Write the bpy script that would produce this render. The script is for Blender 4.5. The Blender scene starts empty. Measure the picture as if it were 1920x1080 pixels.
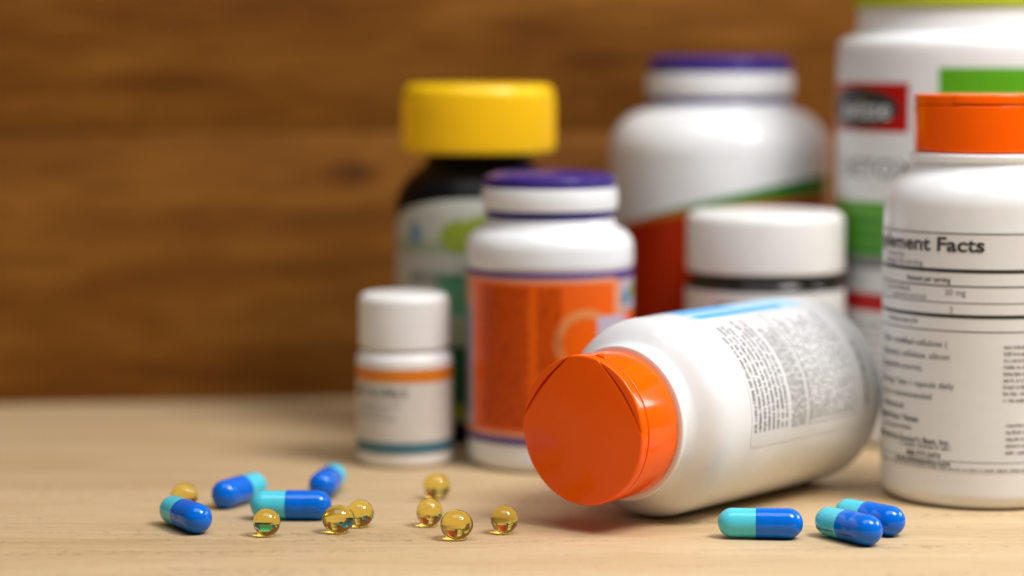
import bpy, bmesh, math, random
from mathutils import Vector, Matrix

# ------------------------------------------------------------------ camera
sc = bpy.context.scene
COL = sc.collection
MM = 0.001
PI = math.pi
R_ = math.radians

cam_d = bpy.data.cameras.new('camera')
cam = bpy.data.objects.new('camera', cam_d)
COL.objects.link(cam)
sc.camera = cam
cam.location = (0, -0.640, 0.1186)
cam.rotation_euler = (R_(90) - math.atan(430 / 4500), 0, 0)
cam_d.sensor_width = 36
cam_d.lens = 36 * 4500 / 1920
cam_d.clip_start = 0.01
cam_d.clip_end = 20
cam_d.dof.use_dof = True
cam_d.dof.focus_distance = 0.597
cam_d.dof.aperture_fstop = 4.5
cam_d.dof.aperture_blades = 0

# ------------------------------------------------------------------ room light
world = bpy.data.worlds.new('World')
sc.world = world
world.use_nodes = True
bg = world.node_tree.nodes['Background']
bg.inputs[0].default_value = (0.93, 0.96, 1.0, 1)
bg.inputs[1].default_value = 0.10


def area(name, loc, target, w, h, power, color):
    d = bpy.data.lights.new(name, 'AREA')
    d.shape = 'RECTANGLE'
    d.size, d.size_y = w, h
    d.energy = power
    d.color = color
    o = bpy.data.objects.new(name, d)
    COL.objects.link(o)
    o.location = loc
    o.rotation_euler = (Vector(target) - Vector(loc)).to_track_quat('-Z', 'Y').to_euler()
    return o


# softbox high on the right, slightly towards the camera
area('softbox_light', (0.48, -0.32, 0.84), (0.02, -0.06, 0.02), 0.36, 0.34, 11.5, (1.0, 0.985, 0.965))
# window far to the right, three narrow panes
for k in range(3):
    area('window_light', (1.15, 0.02 + 0.24 * k, 0.62), (0.05, 0.05, 0.05), 0.11, 0.36, 2.6, (0.96, 0.98, 1.0))
# soft ceiling bounce
area('ceiling_light', (0.0, -0.22, 0.85), (0.0, -0.14, 0.0), 0.7, 0.42, 4.2, (0.97, 0.985, 1.0))

sc.view_settings.view_transform = 'Standard'
sc.view_settings.look = 'None'
sc.view_settings.gamma = 1
sc.view_settings.exposure = -0.2
sc.view_settings.use_curve_mapping = False
sc.cycles.use_denoising = True
sc.cycles.max_bounces = 16
sc.cycles.transmission_bounces = 12
sc.cycles.transparent_max_bounces = 8
sc.cycles.caustics_refractive = True
sc.cycles.caustics_reflective = False
sc.cycles.blur_glossy = 0.3
sc.cycles.sample_clamp_indirect = 12

random.seed(7)


# ------------------------------------------------------------------ materials
def srgb(r, g, b):
    f = lambda v: (v / 255 / 12.92) if v / 255 <= 0.04045 else ((v / 255 + 0.055) / 1.055) ** 2.4
    return (f(r), f(g), f(b), 1)


def new_mat(name):
    m = bpy.data.materials.new(name)
    m.use_nodes = True
    nt = m.node_tree
    return m, nt, nt.nodes['Principled BSDF']


def plastic(name, col, rough=0.3, sss=0.0, coat=0.0, bump=0.02, vary=0.05, noise=140, spec=0.5, ripple=0.0):
    """moulded plastic or printed film: slight mottling of tone and gloss and a faint surface ripple"""
    m, nt, p = new_mat(name)
    N, L = nt.nodes, nt.links
    tc = N.new('ShaderNodeTexCoord')
    nz = N.new('ShaderNodeTexNoise')
    nz.inputs['Scale'].default_value = noise
    nz.inputs['Detail'].default_value = 5
    L.new(tc.outputs['Object'], nz.inputs['Vector'])
    mx = N.new('ShaderNodeMix')
    mx.data_type = 'RGBA'
    a = tuple(min(1, c * (1 + vary)) for c in col[:3]) + (1,)
    b = tuple(c * (1 - vary) for c in col[:3]) + (1,)
    mx.inputs[6].default_value = b
    mx.inputs[7].default_value = a
    L.new(nz.outputs['Fac'], mx.inputs[0])
    L.new(mx.outputs[2], p.inputs['Base Color'])
    mr = N.new('ShaderNodeMapRange')
    mr.inputs[3].default_value = max(0.03, rough - 0.06)
    mr.inputs[4].default_value = rough + 0.06
    L.new(nz.outputs['Fac'], mr.inputs[0])
    L.new(mr.outputs[0], p.inputs['Roughness'])
    p.inputs['Specular IOR Level'].default_value = spec
    if sss:
        p.inputs['Subsurface Weight'].default_value = sss
        p.inputs['Subsurface Radius'].default_value = (1, 0.8, 0.6)
        p.inputs['Subsurface Scale'].default_value = 0.003
    if coat:
        p.inputs['Coat Weight'].default_value = coat
        p.inputs['Coat Roughness'].default_value = 0.05
    if bump:
        bp = N.new('ShaderNodeBump')
        bp.inputs['Strength'].default_value = bump
        bp.inputs['Distance'].default_value = 0.001
        L.new(nz.outputs['Fac'], bp.inputs['Height'])
        if ripple:
            n2 = N.new('ShaderNodeTexNoise')
            n2.inputs['Scale'].default_value = 38
            n2.inputs['Detail'].default_value = 1
            L.new(tc.outputs['Object'], n2.inputs['Vector'])
            b2 = N.new('ShaderNodeBump')
            b2.inputs['Strength'].default_value = ripple
            b2.inputs['Distance'].default_value = 0.004
            L.new(n2.outputs['Fac'], b2.inputs['Height'])
            L.new(b2.outputs[0], bp.inputs['Normal'])
        L.new(bp.outputs[0], p.inputs['Normal'])
    return m


def wood(name, ramp, scale, fine, bump, rough, knots=(), seed=0.0, specks=0.0, spec=0.35):
    """sawn wood, grain along local X"""
    m, nt, p = new_mat(name)
    N, L = nt.nodes, nt.links
    tc = N.new('ShaderNodeTexCoord')
    oi = N.new('ShaderNodeObjectInfo')
    add = N.new('ShaderNodeVectorMath')
    add.operation = 'ADD'
    sv = N.new('ShaderNodeVectorMath')
    sv.operation = 'SCALE'
    cx = N.new('ShaderNodeCombineXYZ')
    for i in range(3):
        L.new(oi.outputs['Random'], cx.inputs[i])
    L.new(cx.outputs[0], sv.inputs[0])
    sv.inputs['Scale'].default_value = seed
    L.new(tc.outputs['Object'], add.inputs[0])
    L.new(sv.outputs[0], add.inputs[1])

    def noise(sx, sy, sz, detail, rgh, dist=0.0):
        mp = N.new('ShaderNodeMapping')
        mp.inputs['Scale'].default_value = (sx, sy, sz)
        L.new(add.outputs[0], mp.inputs['Vector'])
        n = N.new('ShaderNodeTexNoise')
        n.inputs['Scale'].default_value = 1
        n.inputs['Detail'].default_value = detail
        n.inputs['Roughness'].default_value = rgh
        n.inputs['Distortion'].default_value = dist
        L.new(mp.outputs[0], n.inputs['Vector'])
        return n

    big = noise(scale[0], scale[1], scale[1], 5, 0.6, 0.55)
    gr = noise(fine[0], fine[1], fine[1], 7, 0.7, 0.3)
    por = noise(fine[0] * 6, fine[1] * 2.4, fine[1] * 2.4, 3, 0.6)
    m1 = N.new('ShaderNodeMath')
    m1.operation = 'MULTIPLY_ADD'
    L.new(gr.outputs['Fac'], m1.inputs[0])
    m1.inputs[1].default_value = 0.42
    m2 = N.new('ShaderNodeMath')
    m2.operation = 'MULTIPLY_ADD'
    L.new(big.outputs['Fac'], m2.inputs[0])
    m2.inputs[1].default_value = 0.62
    m2.inputs[2].default_value = -0.02
    L.new(m2.outputs[0], m1.inputs[2])
    fac = m1.outputs[0]
    for (kx, kz, rx, rz, amt) in knots:
        sb = N.new('ShaderNodeVectorMath')
        sb.operation = 'SUBTRACT'
        L.new(tc.outputs['Object'], sb.inputs[0])
        sb.inputs[1].default_value = (kx, 0, kz)
        mu = N.new('ShaderNodeVectorMath')
        mu.operation = 'MULTIPLY'
        L.new(sb.outputs[0], mu.inputs[0])
        mu.inputs[1].default_value = (1 / rx, 0, 1 / rz)
        ln = N.new('ShaderNodeVectorMath')
        ln.operation = 'LENGTH'
        L.new(mu.outputs[0], ln.inputs[0])
        w = N.new('ShaderNodeMath')
        w.operation = 'MULTIPLY_ADD'
        L.new(gr.outputs['Fac'], w.inputs[0])
        w.inputs[1].default_value = 0.7
        L.new(ln.outputs['Value'], w.inputs[2])
        rg = N.new('ShaderNodeMapRange')
        rg.interpolation_type = 'SMOOTHSTEP'
        rg.inputs[1].default_value = 0.35
        rg.inputs[2].default_value = 1.5
        rg.inputs[3].default_value = -amt
        rg.inputs[4].default_value = 0
        L.new(w.outputs[0], rg.inputs[0])
        ad = N.new('ShaderNodeMath')
        L.new(fac, ad.inputs[0])
        L.new(rg.outputs[0], ad.inputs[1])
        fac = ad.outputs[0]
    cr = N.new('ShaderNodeValToRGB')
    els = cr.color_ramp.elements
    els[0].position, els[0].color = ramp[0]
    els[1].position, els[1].color = ramp[-1]
    for pos, c in ramp[1:-1]:
        e = els.new(pos)
        e.color = c
    L.new(fac, cr.inputs[0])
    # dark pores
    pr = N.new('ShaderNodeMapRange')
    pr.inputs[1].default_value = 0.27
    pr.inputs[2].default_value = 0.40
    pr.inputs[3].default_value = 0.62
    pr.inputs[4].default_value = 1.0
    L.new(por.outputs['Fac'], pr.inputs[0])
    mx = N.new('ShaderNodeMix')
    mx.data_type = 'RGBA'
    mx.blend_type = 'MULTIPLY'
    mx.inputs[0].default_value = 1
    L.new(cr.outputs[0], mx.inputs[6])
    L.new(pr.outputs[0], mx.inputs[7])
    colour = mx.outputs[2]
    pit = None
    if specks:   # torn fibres and pits that gather along some grain lines
        pn = noise(420, 230, 230, 4, 0.75)
        ln2 = noise(9, 120, 120, 2, 0.5)
        sm_ = N.new('ShaderNodeMath')
        sm_.operation = 'MULTIPLY_ADD'
        L.new(ln2.outputs['Fac'], sm_.inputs[0])
        sm_.inputs[1].default_value = 0.9
        L.new(pn.outputs['Fac'], sm_.inputs[2])
        pit = N.new('ShaderNodeMapRange')
        pit.inputs[1].default_value = 1.06
        pit.inputs[2].default_value = 1.24
        pit.inputs[3].default_value = 1.0
        pit.inputs[4].default_value = 1.0 - specks
        L.new(sm_.outputs[0], pit.inputs[0])
        mx2 = N.new('ShaderNodeMix')
        mx2.data_type = 'RGBA'
        mx2.blend_type = 'MULTIPLY'
        mx2.inputs[0].default_value = 1
        L.new(colour, mx2.inputs[6])
        L.new(pit.outputs[0], mx2.inputs[7])
        colour = mx2.outputs[2]
    L.new(colour, p.inputs['Base Color'])
    rr = N.new('ShaderNodeMapRange')
    rr.inputs[3].default_value = rough - 0.1
    rr.inputs[4].default_value = rough + 0.12
    L.new(gr.outputs['Fac'], rr.inputs[0])
    L.new(rr.outputs[0], p.inputs['Roughness'])
    p.inputs['Specular IOR Level'].default_value = spec
    b1 = N.new('ShaderNodeBump')
    b1.inputs['Strength'].default_value = bump
    b1.inputs['Distance'].default_value = 0.0006
    sm = N.new('ShaderNodeMath')
    L.new(gr.outputs['Fac'], sm.inputs[0])
    L.new(por.outputs['Fac'], sm.inputs[1])
    hgt_ = sm.outputs[0]
    if pit:
        a3 = N.new('ShaderNodeMath')
        L.new(hgt_, a3.inputs[0])
        L.new(pit.outputs[0], a3.inputs[1])
        hgt_ = a3.outputs[0]
    L.new(hgt_, b1.inputs['Height'])
    L.new(b1.outputs[0], p.inputs['Normal'])
    return m


M = {}
M['white'] = plastic('white_plastic', (0.80, 0.81, 0.82), 0.24, sss=0.12, bump=0.008, ripple=0.12)
M['white_matte'] = plastic('white_matte_plastic', (0.80, 0.79, 0.77), 0.42, sss=0.1, bump=0.04)
M['paper'] = plastic('white_label', (0.74, 0.745, 0.75), 0.34, bump=0.02, vary=0.03, noise=300, ripple=0.15)
M['paper_warm'] = plastic('warm_label', (0.62, 0.58, 0.53), 0.45, bump=0.02, vary=0.05, noise=300)
M['orange_cap'] = plastic('orange_plastic', (0.98, 0.118, 0.0), 0.13, bump=0.004, vary=0.02, spec=0.3)
M['yellow_cap'] = plastic('yellow_plastic', (0.95, 0.58, 0.006), 0.3, bump=0.03)
M['purple'] = plastic('purple_plastic', (0.034, 0.014, 0.19), 0.3, bump=0.02)
M['black_glass'] = plastic('black_plastic', (0.004, 0.0035, 0.004), 0.3, bump=0.02, spec=0.12)
M['dark_glass'] = plastic('dark_brown_glass', (0.010, 0.006, 0.004), 0.15, bump=0.01)
M['lime'] = plastic('lime_plastic', (0.42, 0.50, 0.008), 0.35)
M['ink'] = plastic('black_ink', (0.025, 0.024, 0.026), 0.4, bump=0)
M['ink_mid'] = plastic('charcoal_ink', (0.20, 0.20, 0.205), 0.4, bump=0)
M['ink_grey'] = plastic('grey_ink', (0.16, 0.16, 0.165), 0.4, bump=0)
M['ink_lightgrey'] = plastic('light_grey_ink', (0.33, 0.34, 0.35), 0.4, bump=0)
M['ink_white'] = plastic('white_ink', (0.62, 0.64, 0.66), 0.4, bump=0)
M['ink_purple'] = plastic('purple_ink', (0.075, 0.045, 0.24), 0.35, bump=0)
M['ink_green'] = plastic('green_ink', (0.022, 0.20, 0.016), 0.35, bump=0)
M['ink_bright_green'] = plastic('bright_green_ink', (0.085, 0.33, 0.006), 0.35, bump=0)
M['ink_dark_green'] = plastic('dark_green_ink', (0.006, 0.085, 0.03), 0.35, bump=0)
M['ink_mid_green'] = plastic('mid_green_ink', (0.10, 0.34, 0.18), 0.35, bump=0)
M['ink_sage'] = plastic('sage_ink', (0.30, 0.36, 0.24), 0.35, bump=0)
M['ink_pale'] = plastic('pale_ink', (0.46, 0.47, 0.42), 0.38, bump=0)
M['ink_olive'] = plastic('yellow_green_ink', (0.24, 0.31, 0.025), 0.35, bump=0)
M['ink_blue'] = plastic('blue_ink', (0.10, 0.46, 0.90), 0.35, bump=0)
M['ink_sky'] = plastic('sky_ink', (0.42, 0.68, 0.90), 0.35, bump=0)
M['ink_soft_blue'] = plastic('soft_blue_ink', (0.11, 0.26, 0.38), 0.35, bump=0)
M['ink_teal'] = plastic('teal_ink', (0.05, 0.15, 0.20), 0.4, bump=0)
M['ink_orange'] = plastic('orange_ink', (0.80, 0.11, 0.0), 0.32, bump=0, spec=0.25)
M['ink_dark_orange'] = plastic('dark_orange_ink', (0.36, 0.022, 0.0), 0.32, bump=0, spec=0.25)
M['ink_peach'] = plastic('peach_ink', (0.72, 0.30, 0.16), 0.35, bump=0)
M['ink_pale_orange'] = plastic('pale_orange_ink', (0.72, 0.24, 0.06), 0.35, bump=0)
M['ink_amber'] = plastic('amber_ink', (0.66, 0.19, 0.004), 0.4, bump=0)
M['ink_red_orange'] = plastic('red_orange_ink', (0.42, 0.022, 0.001), 0.3, bump=0, spec=0.25)
M['ink_red'] = plastic('red_ink', (0.45, 0.006, 0.003), 0.3, bump=0, spec=0.25)
M['ink_lavender'] = plastic('lavender_ink', (0.48, 0.42, 0.52), 0.35, bump=0)
M['caps_cyan'] = plastic('cyan_gelatin', (0.085, 0.60, 0.74), 0.15, sss=0.1, bump=0.004, vary=0.02, spec=0.4, noise=500)
M['caps_blue'] = plastic('blue_gelatin', (0.0, 0.145, 0.70), 0.11, sss=0.0, bump=0.003, vary=0.02, spec=0.4, noise=400)

M['table'] = wood('pale_oak', [(0.24, srgb(164, 134, 96)), (0.40, srgb(191, 161, 120)), (0.52, srgb(203, 175, 135)),
                               (0.68, srgb(214, 190, 153))], (5, 34), (28, 460), 0.4, 0.5, specks=0.3)
M['wall'] = wood('brown_board', [(0.22, srgb(66, 36, 10)), (0.38, srgb(102, 59, 16)), (0.50, srgb(121, 74, 22)),
                                 (0.68, srgb(148, 98, 38))], (9, 62), (30, 170), 0.3, 0.6, spec=0.12,
                 knots=((-0.055, 0.079, 0.013, 0.006, 0.22), (-0.150, 0.066, 0.026, 0.018, 0.05), (0.03, 0.118, 0.02, 0.006, 0.12)))

# amber softgel
m, nt, p = new_mat('amber_gelatin')
p.inputs['Base Color'].default_value = (1.0, 0.86, 0.22, 1)
p.inputs['Roughness'].default_value = 0.015
p.inputs['IOR'].default_value = 1.43
p.inputs['Transmission Weight'].default_value = 1.0
nz = nt.nodes.new('ShaderNodeTexNoise')
nz.inputs['Scale'].default_value = 260
tc = nt.nodes.new('ShaderNodeTexCoord')
nt.links.new(tc.outputs['Object'], nz.inputs['Vector'])
bp = nt.nodes.new('ShaderNodeBump')
bp.inputs['Strength'].default_value = 0.05
bp.inputs['Distance'].default_value = 0.0006
nt.links.new(nz.outputs['Fac'], bp.inputs['Height'])
nt.links.new(bp.outputs[0], p.inputs['Normal'])
M['gel'] = m


# ------------------------------------------------------------------ mesh helpers (all lengths in mm)
def link(name, verts, faces, mat, parent=None, sharp=40, smooth=True):
    me = bpy.data.meshes.new(name)
    me.from_pydata([(v[0] * MM, v[1] * MM, v[2] * MM) for v in verts], [], faces)
    me.validate()
    me.update()
    return link_mesh(name, me, mat, parent, sharp, smooth)


def link_mesh(name, me, mat, parent=None, sharp=40, smooth=True):
    if smooth:
        me.shade_smooth()
        if sharp:
            me.set_sharp_from_angle(angle=R_(sharp))
    o = bpy.data.objects.new(name, me)
    me.materials.append(M[mat] if isinstance(mat, str) else mat)
    COL.objects.link(o)
    if parent:
        o.parent = parent
    return o


def thing(name, label, cat, x, y, z=0, group=None):
    o = bpy.data.objects.new(name, None)
    o.empty_display_size = 0.01
    COL.objects.link(o)
    o.location = (x * MM, (y - 640) * MM, z * MM)
    tag(o, label, cat, group)
    return o


def tag(o, label=None, cat=None, group=None, kind=None):
    if label: o['label'] = label
    if cat: o['category'] = cat
    if group: o['group'] = group
    if kind: o['kind'] = kind
    return o


def fillet(pts, n=8):
    """polyline of (r, z[, radius]) -> rounded polyline"""
    out = []
    for i, p in enumerate(pts):
        rad = p[2] if len(p) > 2 else 0
        if rad <= 0 or i in (0, len(pts) - 1):
            out.append((p[0], p[1]))
            continue
        c = Vector(p[:2])
        a = Vector(pts[i - 1][:2]) - c
        b = Vector(pts[i + 1][:2]) - c
        ang = a.angle(b)
        t = min(rad / math.tan(ang / 2), a.length * 0.98, b.length * 0.98)
        rad = t * math.tan(ang / 2)
        ctr = c + (a.normalized() + b.normalized()).normalized() * (rad / math.sin(ang / 2))
        s = c + a.normalized() * t - ctr
        e = c + b.normalized() * t - ctr
        sa = math.atan2(s.y, s.x)
        d = math.atan2(e.y, e.x) - sa
        while d > PI: d -= 2 * PI
        while d < -PI: d += 2 * PI
        for k in range(n + 1):
            q = sa + d * k / n
            out.append((ctr.x + rad * math.cos(q), ctr.y + rad * math.sin(q)))
    return out


def lathe(name, prof, mat, parent, seg=112, sharp=40, n=8):
    pr = fillet(prof, n)
    V, F = [], []
    idx = []
    for r, z in pr:
        if r < 1e-6:
            idx.append([len(V)])
            V.append((0, 0, z))
        else:
            idx.append(list(range(len(V), len(V) + seg)))
            for k in range(seg):
                a = 2 * PI * k / seg
                V.append((r * math.sin(a), -r * math.cos(a), z))
    for A, B in zip(idx, idx[1:]):
        for k in range(seg):
            k2 = (k + 1) % seg
            if len(A) == 1 and len(B) == 1: continue
            if len(A) == 1:
                F.append((A[0], B[k2], B[k]))
            elif len(B) == 1:
                F.append((A[k], A[k2], B[0]))
            else:
                F.append((A[k], A[k2], B[k2], B[k]))
    return link(name, V, F, mat, parent, sharp)


def cyl(R, u, z):
    """u = arc length in mm from the side that faces local -Y"""
    a = u / R
    return (R * math.sin(a), -R * math.cos(a), z)


def patch(name, R, u0, u1, zlo, zhi, mat, parent, off=0.12, nu=None, nz=1, edge=True, rz=None):
    """curved film on a cylinder between two height functions"""
    fl = zlo if callable(zlo) else (lambda u: zlo)
    fh = zhi if callable(zhi) else (lambda u: zhi)
    nu = nu or max(8, int(abs(u1 - u0) / 1.2))
    V, F = [], []
    rr = R + off
    for i in range(nu + 1):
        u = u0 + (u1 - u0) * i / nu
        a, b = fl(u), fh(u)
        for k in range(nz + 1):
            x, y, z = cyl(R, u, a + (b - a) * k / nz)
            q = ((rz(z) if rz else R) + off) / R
            V.append((x * q, y * q, z))
    w = nz + 1
    for i in range(nu):
        for k in range(nz):
            F.append((i * w + k, (i + 1) * w + k, (i + 1) * w + k + 1, i * w + k + 1))
    if edge:
        rim = [i * w for i in range(nu + 1)] + [nu * w + k for k in range(1, w)] + \
              [i * w + nz for i in range(nu - 1, -1, -1)] + [k for k in range(nz - 1, 0, -1)]
        base = len(V)
        for r in rim:
            x, y, z = V[r]
            s = (rr - min(0.1, off)) / rr
            V.append((x * s, y * s, z))
        n = len(rim)
        for i in range(n):
            j = (i + 1) % n
            F.append((rim[j], rim[i], base + i, base + j))
    return link(name, V, F, mat, parent, 30)


def ellipse_patch(name, R, uc, zc, ru, rz, mat, parent, off=0.2, fr=None):
    f = lambda s: (lambda u: zc + s * rz * math.sqrt(max(0, 1 - ((u - uc) / ru) ** 2)))
    return patch(name, R, uc - ru, uc + ru, f(-1), f(1), mat, parent, off, nu=28, nz=6 if fr else 1, rz=fr)


def ring_patch(name, R, uc, zc, r0, r1, a0, a1, mat, parent, off=0.2, sx=1.0, n=36):
    V, F = [], []
    for i in range(n + 1):
        a = R_(a0 + (a1 - a0) * i / n)
        for r in (r0, r1):
            x, y, z = cyl(R, uc + sx * r * math.cos(a), zc + r * math.sin(a))
            V.append((x * (R + off) / R, y * (R + off) / R, z))
    for i in range(n):
        F.append((2 * i, 2 * i + 1, 2 * i + 3, 2 * i + 2))
    return link(name, V, F, mat, parent, 0)


def text(name, body, R, u, z, size, mat, parent, align='LEFT', bold=0.0, sx=1.0, off=0.2):
    cu = bpy.data.curves.new(name, 'FONT')
    cu.body = body
    cu.size = size
    cu.align_x = align
    cu.offset = bold
    cu.resolution_u = 3
    o = bpy.data.objects.new(name, cu)
    COL.objects.link(o)
    bpy.context.view_layer.update()
    dg = bpy.context.evaluated_depsgraph_get()
    me = bpy.data.meshes.new_from_object(o.evaluated_get(dg))
    bpy.data.objects.remove(o)
    for v in me.vertices:
        x, y, zz = cyl(R, u + v.co.x * sx, z + v.co.y)
        s = (R + off) / R
        v.co = (x * s * MM, y * s * MM, zz * MM)
    me.name = name
    me.materials.clear()
    return link_mesh(name, me, mat, parent, 0, smooth=False)


def marks(name, R, lines, mat, parent, off=0.2, seed=1):
    """rows of tiny unreadable print: lines = (u0, u1, z, height, ragged)"""
    rnd = random.Random(seed)
    V, F = [], []

    def quad(u0, u1, z0, z1, sk=0.0):
        b = len(V)
        s = (R + off) / R
        for u, z in ((u0, z0), (u1, z0), (u1 + sk, z1), (u0 + sk, z1)):
            x, y, zz = cyl(R, u, z)
            V.append((x * s, y * s, zz))
        F.append((b, b + 1, b + 2, b + 3))

    for (u0, u1, z, h, rag) in lines:
        end = u1 - rnd.random() * rag * (u1 - u0)
        u = u0
        while u < end:
            n = rnd.randint(2, 9)
            for k in range(n):
                w = h * rnd.uniform(0.42, 0.66)
                st = h * 0.17
                if u + w > end: break
                c = rnd.random()
                up = h * (1.45 if c < 0.22 else 1.0)
                dn = -0.4 * h if c > 0.9 else 0
                quad(u, u + st, z + dn, z + up)
                if rnd.random() < 0.75: quad(u + w - st, u + w, z, z + h)
                if rnd.random() < 0.7: quad(u + st, u + w - st, z + h - st, z + h)
                if rnd.random() < 0.55: quad(u + st, u + w - st, z, z + st)
                if rnd.random() < 0.35: quad(u + st, u + w - st, z + h * .45, z + h * .45 + st)
                u += w + h * 0.16
            u += h * 0.5
    return link(name, V, F, mat, parent, 0, smooth=False)


def extrude_outline(name, pts, z0, z1, mat, parent, bevel=0.4, seg=3, rmin=None):
    bm = bmesh.new()
    vs = [bm.verts.new((x * MM, y * MM, z0 * MM)) for x, y in pts]
    f = bm.faces.new(vs)
    f.normal_update()
    if f.normal.z > 0:
        f.normal_flip()
    r = bmesh.ops.extrude_face_region(bm, geom=[f])
    tv = [g for g in r['geom'] if isinstance(g, bmesh.types.BMVert)]
    bmesh.ops.translate(bm, verts=tv, vec=(0, 0, (z1 - z0) * MM))
    bm.edges.ensure_lookup_table()
    te = [e for e in bm.edges if all(abs(v.co.z - z1 * MM) < 1e-7 for v in e.verts)]
    if rmin:
        te = [e for e in te if all(v.co.xy.length > rmin * MM for v in e.verts)]
    bmesh.ops.bevel(bm, geom=te, offset=bevel * MM, segments=seg, profile=0.5, affect='EDGES', clamp_overlap=True)
    bmesh.ops.recalc_face_normals(bm, faces=bm.faces)
    me = bpy.data.meshes.new(name)
    bm.to_mesh(me)
    bm.free()
    return link_mesh(name, me, mat, parent, 35)


# ------------------------------------------------------------------ setting: table and board wall
def slab(name, x0, x1, y0, y1, z0, z1, mat, parent=None, bev=1.0):
    bm = bmesh.new()
    bmesh.ops.create_cube(bm, size=1)
    for v in bm.verts:
        v.co = (((x0 + x1) / 2 + v.co.x * (x1 - x0)) * MM, ((y0 + y1) / 2 + v.co.y * (y1 - y0)) * MM,
                ((z0 + z1) / 2 + v.co.z * (z1 - z0)) * MM)
    bmesh.ops.bevel(bm, geom=list(bm.edges), offset=bev * MM, segments=2, affect='EDGES', profile=0.5)
    me = bpy.data.meshes.new(name)
    bm.to_mesh(me)
    bm.free()
    return link_mesh(name, me, mat, parent, 35)


tag(slab('table_top', -620, 640, -470, 320, -28, 0, 'table', bev=2.0), kind='structure')

wall = slab('wall_back', -620, 660, 18.5, 26, 0.1, 420, 'wall')
tag(wall, kind='structure')
wall.location = (0, (838.3 - 640) * MM, 0)
wall.rotation_euler = (0, 0, math.atan(0.114))
zz = 0.1
for k, hgt in enumerate((93.4, 102.0, 104.0, 110.0)):
    slab('plank', -619, 659, 0, 18, zz + 0.15, zz + hgt - 0.15, 'wall', wall, bev=0.6)
    zz += hgt


# ------------------------------------------------------------------ bottles
def flip_cap(parent, z0, mat='orange_cap'):
    """flip-top closure: body ring, lid with two chord cuts, two corner pieces beside the lid tab"""
    cap = lathe('cap', [(0, z0), (18.0, z0), (18.8, z0 + 0.2, 0.3), (18.95, z0 + 12.4, 0.3), (17.5, z0 + 12.7), (0, z0 + 12.7)], mat, parent)
    P = lambda r, d: (r * math.sin(R_(d)), -r * math.cos(R_(d)))
    r = 18.95
    A1, A2 = (2, 74), (102, 174)
    out = [P(r, d) for d in range(174, 362, 3)] + [P(r, 362)]

    def chord(a0, a1, bow, n=10):
        p, q = Vector(P(r, a0)), Vector(P(r, a1))
        nrm = (p + q).normalized()
        return [tuple(p.lerp(q, i / n) + nrm * bow * math.sin(PI * i / n)) for i in range(1, n)]
    out += chord(2, 74, 0.9) + [P(r, d) for d in range(74, 103, 2)] + chord(102, 174, 0.9)
    lid = extrude_outline('flip_lid', out, z0 + 12.95, z0 + 15.4, mat, cap, bevel=0.6, seg=4)
    for a0, a1 in (A1, A2):
        rr = 18.85
        arc = [P(rr, a0 + 1.1 + (a1 - a0 - 2.2) * i / 16) for i in range(17)]
        p, q = Vector(arc[0]), Vector(arc[-1])
        nrm = (p + q).normalized()
        ch = [tuple(q.lerp(p, i / 10) + nrm * 1.35 * math.sin(PI * i / 10)) for i in range(1, 10)]
        extrude_outline('corner_piece', arc + ch, z0 + 12.72, z0 + 15.3, mat, cap, bevel=1.5, seg=6, rmin=18.7)
    # small raised catch on the rim beside the lid tab
    c = Vector(P(18.9, 78))
    t = Vector((math.cos(R_(78)), math.sin(R_(78))))
    nn = c.normalized()
    tri = [tuple(c - t * 2.4 - nn * 0.6), tuple(c + t * 2.4 - nn * 0.6), tuple(c + t * 1.2 + nn * 0.55), tuple(c - t * 1.2 + nn * 0.55)]
    extrude_outline('catch', tri, z0 + 10.4, z0 + 12.75, mat, cap, bevel=0.25, seg=2)
    return cap


def packer_body(parent, R, H):
    """white supplement bottle: straight wall, round shoulder, bead under the cap"""
    zc = H - 15.4
    return lathe('body', [(0, 1.6), (R - 9, 1.6), (R - 7.5, 0, 1.0), (R, 0, 4.6), (R, zc - 9.6, 9.0), (20.2, zc - 5.2, 4.5),
                          (18.9, zc - 2.6, 1.0), (20.0, zc - 1.6, 0.6), (20.0, zc - 0.35, 0.5), (17.6, zc - 0.2), (0, zc - 0.2)], 'white', parent, seg=144)


# --- lying bottle
th = R_(39.6)
LB, RB = 104.0, 26.05
fx, fy = 17.3, 594.0
lie = thing('supplement_bottle', 'white supplement bottle with orange flip cap lying on its side on the table', 'bottle',
            fx + LB * math.sin(th), fy + LB * math.cos(th), RB, 'orange capped supplement bottles')
Zv = Vector((-math.sin(th), -math.cos(th), 0))
Yv = Vector((-math.cos(th), math.sin(th), 0))
Xv = Yv.cross(Zv)
lie.rotation_euler = Matrix((Xv, Yv, Zv)).transposed().to_euler()
packer_body(lie, RB, LB)
flip_cap(lie, LB - 15.4)
deg = RB * PI / 180
rc = 2.2


def round_low(u0, z0, r):
    return lambda u: z0 + (r - math.sqrt(max(0, r * r - (r - (u - u0)) ** 2)) if u - u0 < r else 0)


def round_high(u0, z1, r):
    return lambda u: z1 - (r - math.sqrt(max(0, r * r - (r - (u - u0)) ** 2)) if u - u0 < r else 0)


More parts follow.
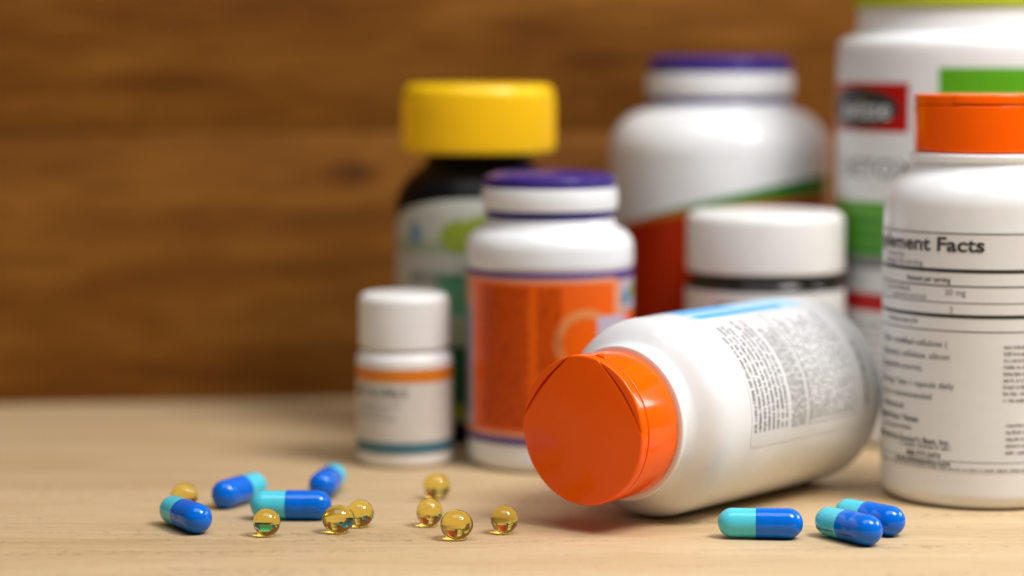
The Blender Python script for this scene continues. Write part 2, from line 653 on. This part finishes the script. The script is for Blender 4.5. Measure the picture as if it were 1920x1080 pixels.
lab = patch('label', RB, -15 * deg, 200 * deg, round_low(-15 * deg, 6.2, rc), round_high(-15 * deg, 66.6, rc), 'paper', lie, 0.10, nu=200)
patch('blue_print', RB, 73 * deg, 128 * deg, lambda u: 14 + 0.18 * (u - 73 * deg), 65.6, 'ink_sky', lab, 0.17)
patch('blue_print', RB, 73.6 * deg, 79 * deg, 24, lambda u: 63 + 0.3 * (u - 73 * deg), 'ink_blue', lab, 0.22)
patch('blue_print', RB, 84 * deg, 124 * deg, lambda u: 40 + 0.4 * (u - 84 * deg), 65.0, 'ink_blue', lab, 0.22)
rows = []
for i in range(8):
    rows.append((-6 * deg, (56 if i in (0, 4) else 68) * deg, LB - 39.6 - i * 2.05, 0.92, 0.12))
marks('printed_text', RB, rows, 'ink_mid', lab, 0.2, 3)
marks('printed_text', RB, [(-7 * deg, 66 * deg, LB - 56.8 - i * 1.5, 0.75, 0.2) for i in range(5)], 'ink_grey', lab, 0.2, 5)
bx = []
for i in range(12):
    bx.append((-5 * deg, (66 if i % 3 else 58) * deg, LB - 66.0 - i * 1.9, 0.98, 0.08))
patch('text_panel', RB, -7.5 * deg, 69 * deg, LB - 88.6, LB - 64.2, 'ink_lightgrey', lab, 0.15)
patch('text_panel', RB, -6.9 * deg, 68.4 * deg, LB - 88.2, LB - 64.6, 'paper', lab, 0.19)
marks('printed_text', RB, bx, 'ink_mid', lab, 0.24, 8)
marks('printed_text', RB, [(-3 * deg, 40 * deg, LB - 93.6, 1.2, 0.0)], 'ink_grey', lab, 0.2, 9)

# --- standing supplement bottle at the right
rb = thing('supplement_bottle', 'white supplement bottle with orange cap standing upright showing supplement facts panel', 'bottle', 127.4, 648.2, 0,
           'orange capped supplement bottles')
HR, RR = 109.2, 26.5
packer_body(rb, RR, HR)
rcap = flip_cap(rb, HR - 15.4)
rcap.rotation_euler = (0, 0, R_(150))
lab = patch('label', RR, -120 * RR * PI / 180, 130 * RR * PI / 180, 10.4, 74.0, 'paper', rb, 0.10, nu=200)
d2 = RR * PI / 180
uL = -92 * d2
# bordered facts panel: rules of different weight
for (z, w) in ((73.0, 0.28), (62.9, 1.0), (59.2, 0.35), (54.9, 0.22), (51.0, 1.0), (47.4, 0.28), (13.0, 0.15)):
    patch('printed_rule', RR, uL, 100 * d2, z, z + w, 'ink', lab, 0.16, nu=120, edge=False)
text('printed_text', 'Supplement Facts', RR, -106.5 * d2, 68.5, 5.2, 'ink', lab, bold=0.13, sx=1.22)
text('printed_text', 'Serving Size', RR, -80 * d2, 66.4, 1.9, 'ink_grey', lab)
text('printed_text', 'Servings: 60 serving', RR, -84 * d2, 64.4, 2.2, 'ink_grey', lab)
text('printed_text', 'Amount per serving', RR, -58 * d2, 60.3, 2.1, 'ink', lab, bold=0.03, sx=0.8)
text('printed_text', '(as modified)', RR, -78 * d2, 57.4, 2.0, 'ink_grey', lab)
text('printed_text', '20 mg', RR, -32 * d2, 57.0, 2.3, 'ink_grey', lab)
text('printed_text', '(capsule source)', RR, -72 * d2, 55.6, 2.0, 'ink_grey', lab)
text('printed_text', '2', RR, -29 * d2, 52.4, 2.2, 'ink_grey', lab)
marks('printed_text', RR, [(-76 * d2, -48 * d2, 49.0, 0.95, 0)], 'ink_grey', lab, 0.2, 12)
for i, (t, u, bld) in enumerate((('Other modified cellulose (', -84, .0), ('(capsules), cellulose, silicon', -84, .0), ('(vegetable source).', -84, .0))):
    text('printed_text', t, RR, u * d2, 43.2 - i * 3.35, 2.35, 'ink', lab, bold=bld)
for i, (t, u) in enumerate((('Serving: Take 1 capsule daily', -84), ('or as a recommended', -84), ('professional.', -84))):
    text('printed_text', t, RR, u * d2, 32.2 - i * 3.2, 2.35, 'ink', lab)
text('printed_text', 'Gluten Free / Vegan', RR, -88 * d2, 22.4 + 0.2, 2.3, 'ink', lab, bold=0.05)
marks('printed_text', RR, [(-80 * d2, -52 * d2, 20.3, 0.9, 0)], 'ink_grey', lab, 0.2, 14)
text('printed_text', "Distributed by Doctor's Best, Inc.", RR, -92 * d2, 17.2, 2.2, 'ink', lab, bold=0.04)
marks('printed_text', RR, [(-62 * d2, -26 * d2, 15.9, 0.8, 0)], 'ink_grey', lab, 0.2, 15)
text('printed_text', '800-777-2474', RR, -56 * d2, 13.6, 1.9, 'ink', lab, bold=0.04)
text('printed_text', 'www.drbvitamins.com', RR, -66 * d2, 11.7, 2.0, 'ink', lab, bold=0.04)

marks('printed_text', RR, [(2 * d2, 74 * d2, 43.2 - i * 1.75, 0.75, 0.12) for i in range(9)] + [(4 * d2, 66 * d2, 22.6 - i * 1.8, 0.7, 0.3) for i in range(5)],
      'ink_grey', lab, 0.2, 91)
marks('printed_text', RR, [(-88 * d2, 60 * d2, 10.75, 0.55, 0.1)], 'ink_grey', lab, 0.2, 92)

# --- small white bottle
sb = thing('pill_bottle', 'small white pill bottle with orange and teal striped label and white screw cap', 'bottle', -31.6, 700.6)
RS = 14.1
lathe('body', [(0, 1), (9, 1), (10, 0, .6), (RS, 0, 2.4), (RS, 32.4, 2.6), (11.6, 34.0, .6), (11.6, 36), (0, 36)], 'white_matte', sb)
cap = lathe('cap', [(0, 34.6), (12.8, 34.6), (13.3, 34.8, .3), (13.2, 50.2, 2.2), (0, 50.6)], 'white_matte', sb)
V, F = [], []
for k in range(60):   # fine grip ribs round the cap
    a0, a1 = 2 * PI * k / 60, 2 * PI * (k + 0.45) / 60
    b = len(V)
    for r, a in ((13.2, a0), (13.32, a0 * .7 + a1 * .3), (13.32, a0 * .3 + a1 * .7), (13.2, a1)):
        for z in (35.6, 48.6):
            V.append((r * math.sin(a), -r * math.cos(a), z))
    F += [(b, b + 2, b + 3, b + 1), (b + 2, b + 4, b + 5, b + 3), (b + 4, b + 6, b + 7, b + 5)]
tag(link('grip_ribs', V, F, 'white_matte', cap, 20), kind='stuff')
fs = 2 * PI * RS
lab = patch('label', RS, -fs / 2 + .3, fs / 2 - .3, 4.2, 29.6, 'paper_warm', sb, 0.1, nu=90)
patch('orange_stripe', RS, -fs / 2 + .3, fs / 2 - .3, 25.4, 29.2, 'ink_amber', lab, 0.17, nu=90)
patch('teal_stripe', RS, -fs / 2 + .3, fs / 2 - .3, 4.5, 7.9, 'ink_teal', lab, 0.17, nu=90)
marks('printed_text', RS, [(-17, 3.5, 21.2, 2.5, 0)], 'ink_grey', lab, 0.2, 31)
marks('printed_text', RS, [(-16, 0 + i, 18.2 - i * 1.9, 0.8, 0.3) for i in range(3)], 'ink_lightgrey', lab, 0.2, 32)


# --- bottles with purple-ringed caps
def ring_cap(parent, r, z0, zl, zw, z1):
    """purple screw cap wrapped by a white shrink band; the bare purple shows above and below it"""
    c = lathe('cap', [(0, z0), (r - .8, z0), (r, z0 + .2, .4), (r, zl), (r - .15, zl), (r - .15, zw), (r + .25, zw + .1, .2), (r + .25, z1 - 1.2, 1.0), (r - 3.0, z1 + .1, .8),
                      (r - 3.8, z1 - .5, .5), (0, z1 - .5)], 'purple', parent)
    lathe('seal_band', [(r - .1, zl + .05), (r + .75, zl + .1, .35), (r + .95, (zl + zw) / 2, 2), (r + .6, zw - .1, .35), (r - .1, zw - .05)], 'white', c)
    return c


ob = thing('pill_bottle', 'white bottle with orange label edged in purple and purple cap behind the fallen bottle', 'bottle', 11.1, 701.9, 0, 'purple capped bottles')
RO = 24.3
lathe('body', [(0, 1.5), (15, 1.5), (16.5, 0, .8), (RO, 0, 3.6), (RO, 58.6, .8), (RO + .35, 59.4, .5), (RO + .3, 68.3, 6.2), (19.6, 69.6, 1.4), (18.6, 72.3), (0, 72.3)], 'white', ob, seg=144)
ring_cap(ob, 19.0, 72.6, 74.9, 81.4, 85.4)
fo = 2 * PI * RO
do = RO * PI / 180
lab = patch('label', RO, -fo / 2 + .3, fo / 2 - .3, 8.2, 58.2, 'ink_peach', ob, 0.1, nu=140)
patch('purple_stripe', RO, -fo / 2 + .3, fo / 2 - .3, 56.4, 58.1, 'ink_purple', lab, 0.16, nu=140)
patch('purple_stripe', RO, -fo / 2 + .3, fo / 2 - .3, 8.3, 10.5, 'ink_purple', lab, 0.16, nu=140)
patch('purple_stripe', RO, 50 * do, 88 * do, 55.6, 58.15, 'ink_purple', lab, 0.24, nu=30)
patch('orange_panel', RO, -64 * do, 48 * do, 12.2, 54.9, 'ink_orange', lab, 0.16, nu=90)
patch('orange_panel', RO, 52 * do, 100 * do, 12.2, 45.5, 'ink_orange', lab, 0.16, nu=40)
marks('printed_text', RO, [(-53 * do, -14 * do, 53.0 - i * 1.02, 0.72, 0.04) for i in range(40)], 'ink_dark_orange', lab, 0.21, 41)
marks('printed_text', RO, [(-9 * do, 8 * do, 53.0 - i * 1.02, 0.72, 0.06) for i in range(40)], 'ink_dark_orange', lab, 0.21, 42)
ring_patch('swirl_print', RO, 24 * do, 38.0, 7.0, 9.6, 40, 300, 'ink_pale_orange', lab, 0.21)
patch('white_panel', RO, 33 * do, 62 * do, 33, 45.2, 'ink_lavender', lab, 0.26)
patch('white_panel', RO, 56 * do, 84 * do, 46.6, 55.2, 'ink_lavender', lab, 0.26)
ellipse_patch('badge_print', RO, 63 * do, 50.0, 3.0, 2.1, 'ink_soft_blue', lab, 0.32)
ellipse_patch('badge_print', RO, 74 * do, 51.6, 2.4, 2.2, 'ink_olive', lab, 0.32)
patch('side_panel', RO, -84 * do, -66 * do, 13, 47.5, 'ink_lavender', lab, 0.18)
marks('printed_text', RO, [(-82 * do, -68 * do, 45 - i * 1.4, 0.8, 0.1) for i in range(22)], 'ink_purple', lab, 0.24, 44)

bb = thing('pill_bottle', 'large white bottle with purple cap and red label topped by a green wave', 'bottle', 68.5, 795.0, 0, 'purple capped bottles')
RG = 36.3
lathe('body', [(0, 2), (24, 2), (26, 0, 1), (RG, 0, 5), (RG, 100.3, 15.5), (23.6, 102.4, 2.0), (23.0, 104.0), (0, 104.0)], 'white', bb, seg=144, n=14)
ring_cap(bb, 23.4, 104.1, 106.4, 114.0, 119.3)
dg_ = RG * PI / 180


def wave(u):
    t = (u / dg_ + 62) / 130.0
    return 64.6 + 9.0 * math.sin(min(1, max(0, t)) * PI / 2 * 1.15)


lab = patch('label', RG, -63 * dg_, 70 * dg_, 7, lambda u: wave(u) + 0.3 + 7.6 * max(0, (u / dg_ + 62) / 130) ** 1.0, 'ink_green', bb, 0.1, nu=110)
patch('red_panel', RG, -63 * dg_, 70 * dg_, 7.1, wave, 'ink_red_orange', lab, 0.17, nu=110)
patch('amber_line', RG, -63 * dg_, 70 * dg_, lambda u: wave(u) - 0.2, lambda u: wave(u) + 0.9, 'ink_amber', lab, 0.22, nu=110)

# --- black bottle with a yellow cap
kb = thing('pill_bottle', 'black bottle with wide yellow cap and pale green arched label', 'bottle', -10.5, 755.5)
RK = 26.2
lathe('body', [(0, 1.5), (16, 1.5), (17.5, 0, .8), (RK, 0, 3.5), (RK, 78.5, 13), (16.4, 86.0, 3.5), (16.2, 89.6), (0, 89.6)], 'black_glass', kb, seg=128)
yc = lathe('cap', [(0, 89.3), (22.6, 89.3), (23.7, 89.6, .8), (23.8, 93), (23.8, 110.6, 3.2), (0, 110.9)], 'yellow_cap', kb)
V, F = [], []
for k in range(110):   # grip ribs
    a0, a1 = 2 * PI * k / 110, 2 * PI * (k + 0.5) / 110
    b = len(V)
    for r, a in ((23.75, a0), (24.1, a0 * .7 + a1 * .3), (24.1, a0 * .3 + a1 * .7), (23.75, a1)):
        for z in (91.0, 106.2):
            V.append((r * math.sin(a), -r * math.cos(a), z))
    F += [(b, b + 2, b + 3, b + 1), (b + 2, b + 4, b + 5, b + 3), (b + 4, b + 6, b + 7, b + 5)]
tag(link('grip_ribs', V, F, 'yellow_cap', yc, 20), kind='stuff')
dk = RK * PI / 180
arch = lambda u: 60.5 + 15.6 * math.sqrt(max(0, 1 - (u / (88 * dk)) ** 2))
kprof = fillet([(RK, 40), (RK, 78.5, 13), (16.4, 86.0, 3.5), (16.2, 89.6)], 16)


def krad(z):
    for (r0, z0), (r1, z1) in zip(kprof, kprof[1:]):
        if z0 <= z <= z1:
            return r0 + (r1 - r0) * (z - z0) / max(1e-6, z1 - z0)
    return RK


lab = patch('label', RK, -82 * dk, 82 * dk, 7.5, arch, 'ink_pale', kb, 0.1, nu=100, nz=24, rz=krad)
patch('green_panel', RK, -82 * dk, 82 * dk, 59.0, 63.0, 'ink_sage', lab, 0.15, nu=90)
ellipse_patch('leaf_print', RK, -10 * dk, 64.5, 7.5, 5.2, 'ink_olive', lab, 0.2, krad)
ellipse_patch('leaf_print', RK, 8 * dk, 65.0, 8.5, 6.4, 'ink_olive', lab, 0.24, krad)
ellipse_patch('blue_print', RK, -47 * dk, 65.0, 2.6, 3.4, 'ink_soft_blue', lab, 0.2, krad)
patch('green_panel', RK, -28 * dk, 82 * dk, 40, 53.0, 'ink_mid_green', lab, 0.15, nu=70)
marks('printed_text', RK, [(-52 * dk, 20 * dk, 50.6, 2.2, 0)], 'ink_dark_green', lab, 0.22, 51)
patch('green_panel', RK, -82 * dk, 82 * dk, 31.5, 39, 'ink_sage', lab, 0.16, nu=90)
patch('green_panel', RK, -82 * dk, 82 * dk, 13, 31, 'ink_dark_green', lab, 0.15, nu=90)
patch('green_panel', RK, -82 * dk, 82 * dk, 8, 13, 'ink_olive', lab, 0.16, nu=90)

# --- white-capped jar
jb = thing('jar', 'dark glass jar with white label and wide white screw lid behind the fallen bottle', 'jar', 77.2, 730.0)
lathe('body', [(0, 1.5), (15, 1.5), (16.5, 0, .8), (24.2, 0, 3), (24.2, 52.0, 3.5), (22.0, 52.6, .5), (22.0, 56), (0, 56)], 'dark_glass', jb, seg=128)
lathe('cap', [(0, 54.4), (23.2, 54.4), (24.0, 54.6, .5), (23.9, 72.4, 3.0), (0, 72.9)], 'white_matte', jb)
fj = 2 * PI * 24.2
lab = patch('label', 24.2, -fj / 2 + .3, fj / 2 - .3, 3.5, 49.4, 'paper', jb, 0.1, nu=120)
marks('printed_text', 24.2, [(-18, -4, 44.6, 1.9, 0)], 'ink_grey', lab, 0.2, 61)
marks('printed_text', 24.2, [(-20, 12, 41.0 - i * 2.2, 1.0, 0.3) for i in range(10)], 'ink_grey', lab, 0.2, 62)

# --- tall tub with a lime cap
tb = thing('supplement_tub', 'tall white tub with lime cap and red and green label behind the upright bottle', 'tub', 137.3, 748.6)
RT = 35.9
dt = RT * PI / 180
lathe('body', [(0, 2), (24, 2), (26, 0, 1), (RT, 0, 4.5), (RT, 124.6, 3.6), (30.4, 126.2, 1.5), (30.0, 134.2), (0, 134.2)], 'white', tb, seg=144)
lathe('cap', [(0, 134.3), (30.6, 134.3), (31.3, 134.6, .4), (31.2, 153, 2.5), (0, 153.4)], 'lime', tb)
lab = patch('label', RT, -100 * dt, 110 * dt, 5, 120.2, 'paper', tb, 0.1, nu=170)
patch('red_panel', RT, -92 * dt, -31.7 * dt, 96.6, 111.4, 'ink_red', lab, 0.16, nu=70)
ellipse_patch('black_oval', RT, -64 * dt, 103.7, 27.5 * dt, 6.2, 'ink', lab, 0.21)
text('printed_text', 'swisse', RT, -41 * dt, 100.6, 8.8, 'ink_white', lab, align='RIGHT', bold=0.12, off=0.28)
text('printed_text', 'DETOX', RT, -27.5 * dt, 82.8, 8.0, 'ink', lab, align='RIGHT', bold=0.0, off=0.2, sx=1.15)
patch('green_panel', RT, -17.3 * dt, 30 * dt, 106, 116.0, 'ink_bright_green', lab, 0.16, nu=60)
patch('green_panel', RT, -92 * dt, 0 * dt, 59.0, 75.4, 'ink_bright_green', lab, 0.16, nu=80)
for i in range(3):
    patch('green_line', RT, -92 * dt, 0 * dt, 60.2 + i * 4.2, 62.0 + i * 4.2, 'ink_green', lab, 0.2, nu=80)
patch('grey_band', RT, -92 * dt, 0 * dt, 55.0, 58.9, 'ink_mid', lab, 0.16, nu=80)
patch('red_band', RT, -92 * dt, -20 * dt, 42.0, 47.6, 'ink_red', lab, 0.16, nu=70)
marks('printed_text', RT, [(-85 * dt, -10 * dt, 38 - i * 2.6, 1.1, 0.3) for i in range(10)], 'ink_grey', lab, 0.2, 71)


# ------------------------------------------------------------------ capsules
def capsule_parts():
    rb_, rc_ = 3.66, 3.82
    h = 6.85
    # cyan body half at local -X, blue cap half at local +X; built as lathes about local Z and turned
    body = [(0, -h - rb_)] + [(rb_ * math.sin(a), -h - rb_ * math.cos(a)) for a in [PI / 2 * i / 12 for i in range(1, 13)]] + [(rb_, -0.5), (rb_, 1.5)]
    capp = [(rc_ - .16, -1.02), (rc_ - 0.02, -1.05), (rc_, -0.95), (rc_, h * .45), (rc_ - .05, h * .5), (rc_, h * .55)] + \
           [(rc_ * math.cos(a), h + rc_ * math.sin(a)) for a in [PI / 2 * i / 12 for i in range(0, 12)]] + [(0, h + rc_)]
    out = []
    for nm, prof, mt in (('body', body, 'caps_cyan'), ('cap', capp, 'caps_blue')):
        o = lathe(nm, prof, mt, None, seg=48, sharp=30)
        o.data.transform(Matrix.Rotation(PI / 2, 4, 'Y'))
        out.append(o)
    return out


cap_parts = capsule_parts()


def capsule(x, y, ang, roll, label):
    t = thing('capsule', label, 'capsule', x, y, 3.83, 'blue and cyan capsules on the table')
    t.rotation_euler = (0, 0, R_(ang))
    kids = []
    for p in cap_parts:
        c = p.copy()
        c.name = p.name
        COL.objects.link(c)
        c.parent = t
        c.rotation_euler = (R_(roll), 0, 0)
        kids.append(c)
    return t, kids


capsule(-82.7, 599.3, -57, 10, 'blue and cyan capsule with a softgel tucked behind its cyan end')
capsule(-72.8, 633.6, -116, 60, 'blue and cyan capsule lying between the hidden softgel and the broadside capsule')
capsule(-57.2, 612.0, -2, 120, 'blue and cyan capsule lying broadside behind a single round softgel')
capsule(-50.2, 647.4, -98, 30, 'blue and cyan capsule seen end on, behind the broadside capsule')
capsule(61.6, 587.7, -5, 200, 'lone blue and cyan capsule lying in front of the fallen white bottle')
_, kids6 = capsule(83.0, 584.2, -56, 0, 'blue and cyan capsule with tiny black print, in front of its twin')
capsule(89.9, 595.6, -50, 80, 'blue and cyan capsule half hidden behind the printed capsule')

# tiny print on the front capsule: wrapped round the shell below its flank
for (x0, x1, r, mt, nm, kid, seed) in ((-8.0, -2.0, 3.69, 'ink', 'printed_text', 0, 81), (0.3, 5.2, 3.85, 'ink', 'printed_text', 1, 83)):
    rnd = random.Random(seed)
    V, F = [], []
    hh = 0.62

    def q(xa, xb, va, vb):
        b = len(V)
        for xx, vv in ((xa, va), (xb, va), (xb, vb), (xa, vb)):
            a = R_(-28) + vv / r
            V.append((xx, -r * math.cos(a), r * math.sin(a)))
        F.append((b, b + 1, b + 2, b + 3))
    xx = x0
    first = True
    while xx < x1:
        w = 0.52 if not first else 0.8
        tall = 1.5 if first or rnd.random() < .25 else 1.0
        q(xx, xx + .17, 0, hh * tall)
        q(xx + .17, xx + w, hh * tall - .16, hh * tall)
        q(xx + .17, xx + w, hh * .4, hh * .4 + .15)
        if rnd.random() < .6 or first: q(xx + .17, xx + w, 0, .15)
        if rnd.random() < .6: q(xx + w - .15, xx + w, 0, hh)
        xx += w + .22
        first = False
    o = link(nm, V, F, mt, kids6[kid], 0, smooth=False)
for p in cap_parts:
    bpy.data.objects.remove(p)


# ------------------------------------------------------------------ softgels
def softgel(x, y, rx, ry, rz, ang, label):
    seg, rings = 64, 32
    V, F = [(0, 0, -rz)], []
    for i in range(1, rings):
        t = PI * i / rings
        for k in range(seg):
            a = 2 * PI * k / seg
            V.append((rx * math.sin(t) * math.cos(a), ry * math.sin(t) * math.sin(a), -rz * math.cos(t)))
    V.append((0, 0, rz))
    for k in range(seg):
        k2 = (k + 1) % seg
        F.append((0, 1 + k2, 1 + k))
        for i in range(rings - 2):
            a, b = 1 + i * seg, 1 + (i + 1) * seg
            F.append((a + k, a + k2, b + k2, b + k))
        a = 1 + (rings - 2) * seg
        F.append((a + k, a + k2, len(V) - 1))
    o = link('softgel', V, F, 'gel', None, 0)
    o.location = (x * MM, (y - 640) * MM, (rz + 0.02) * MM)
    o.rotation_euler = (0, 0, R_(ang))
    return tag(o, label, 'softgel', 'amber softgels on the table')


softgel(-86.7, 627.0, 3.55, 3.45, 3.45, 0, 'round amber softgel half hidden behind a blue and cyan capsule')
softgel(-61.2, 590.4, 3.45, 3.45, 3.45, 0, 'round amber softgel alone in front of the broadside capsule')
softgel(-43.6, 594.6, 4.15, 3.6, 3.5, 12, 'oval amber softgel touching a rounder one behind it')
softgel(-38.6, 602.2, 3.5, 3.5, 3.45, 0, 'round amber softgel tucked behind an oval softgel')
softgel(-20.3, 640.6, 3.65, 3.6, 3.6, 0, 'amber softgel standing farthest back, nearest the bottles')
softgel(-21.0, 603.0, 3.35, 3.4, 3.65, 0, 'amber softgel between the farthest back softgel and an oval one')
softgel(-13.7, 586.0, 4.1, 3.7, 3.72, -6, 'oval amber softgel midway between a round softgel and the cap shadow')
softgel(-1.9, 593.8, 3.45, 3.5, 3.5, 0, 'round amber softgel beside the orange cap of the fallen bottle')
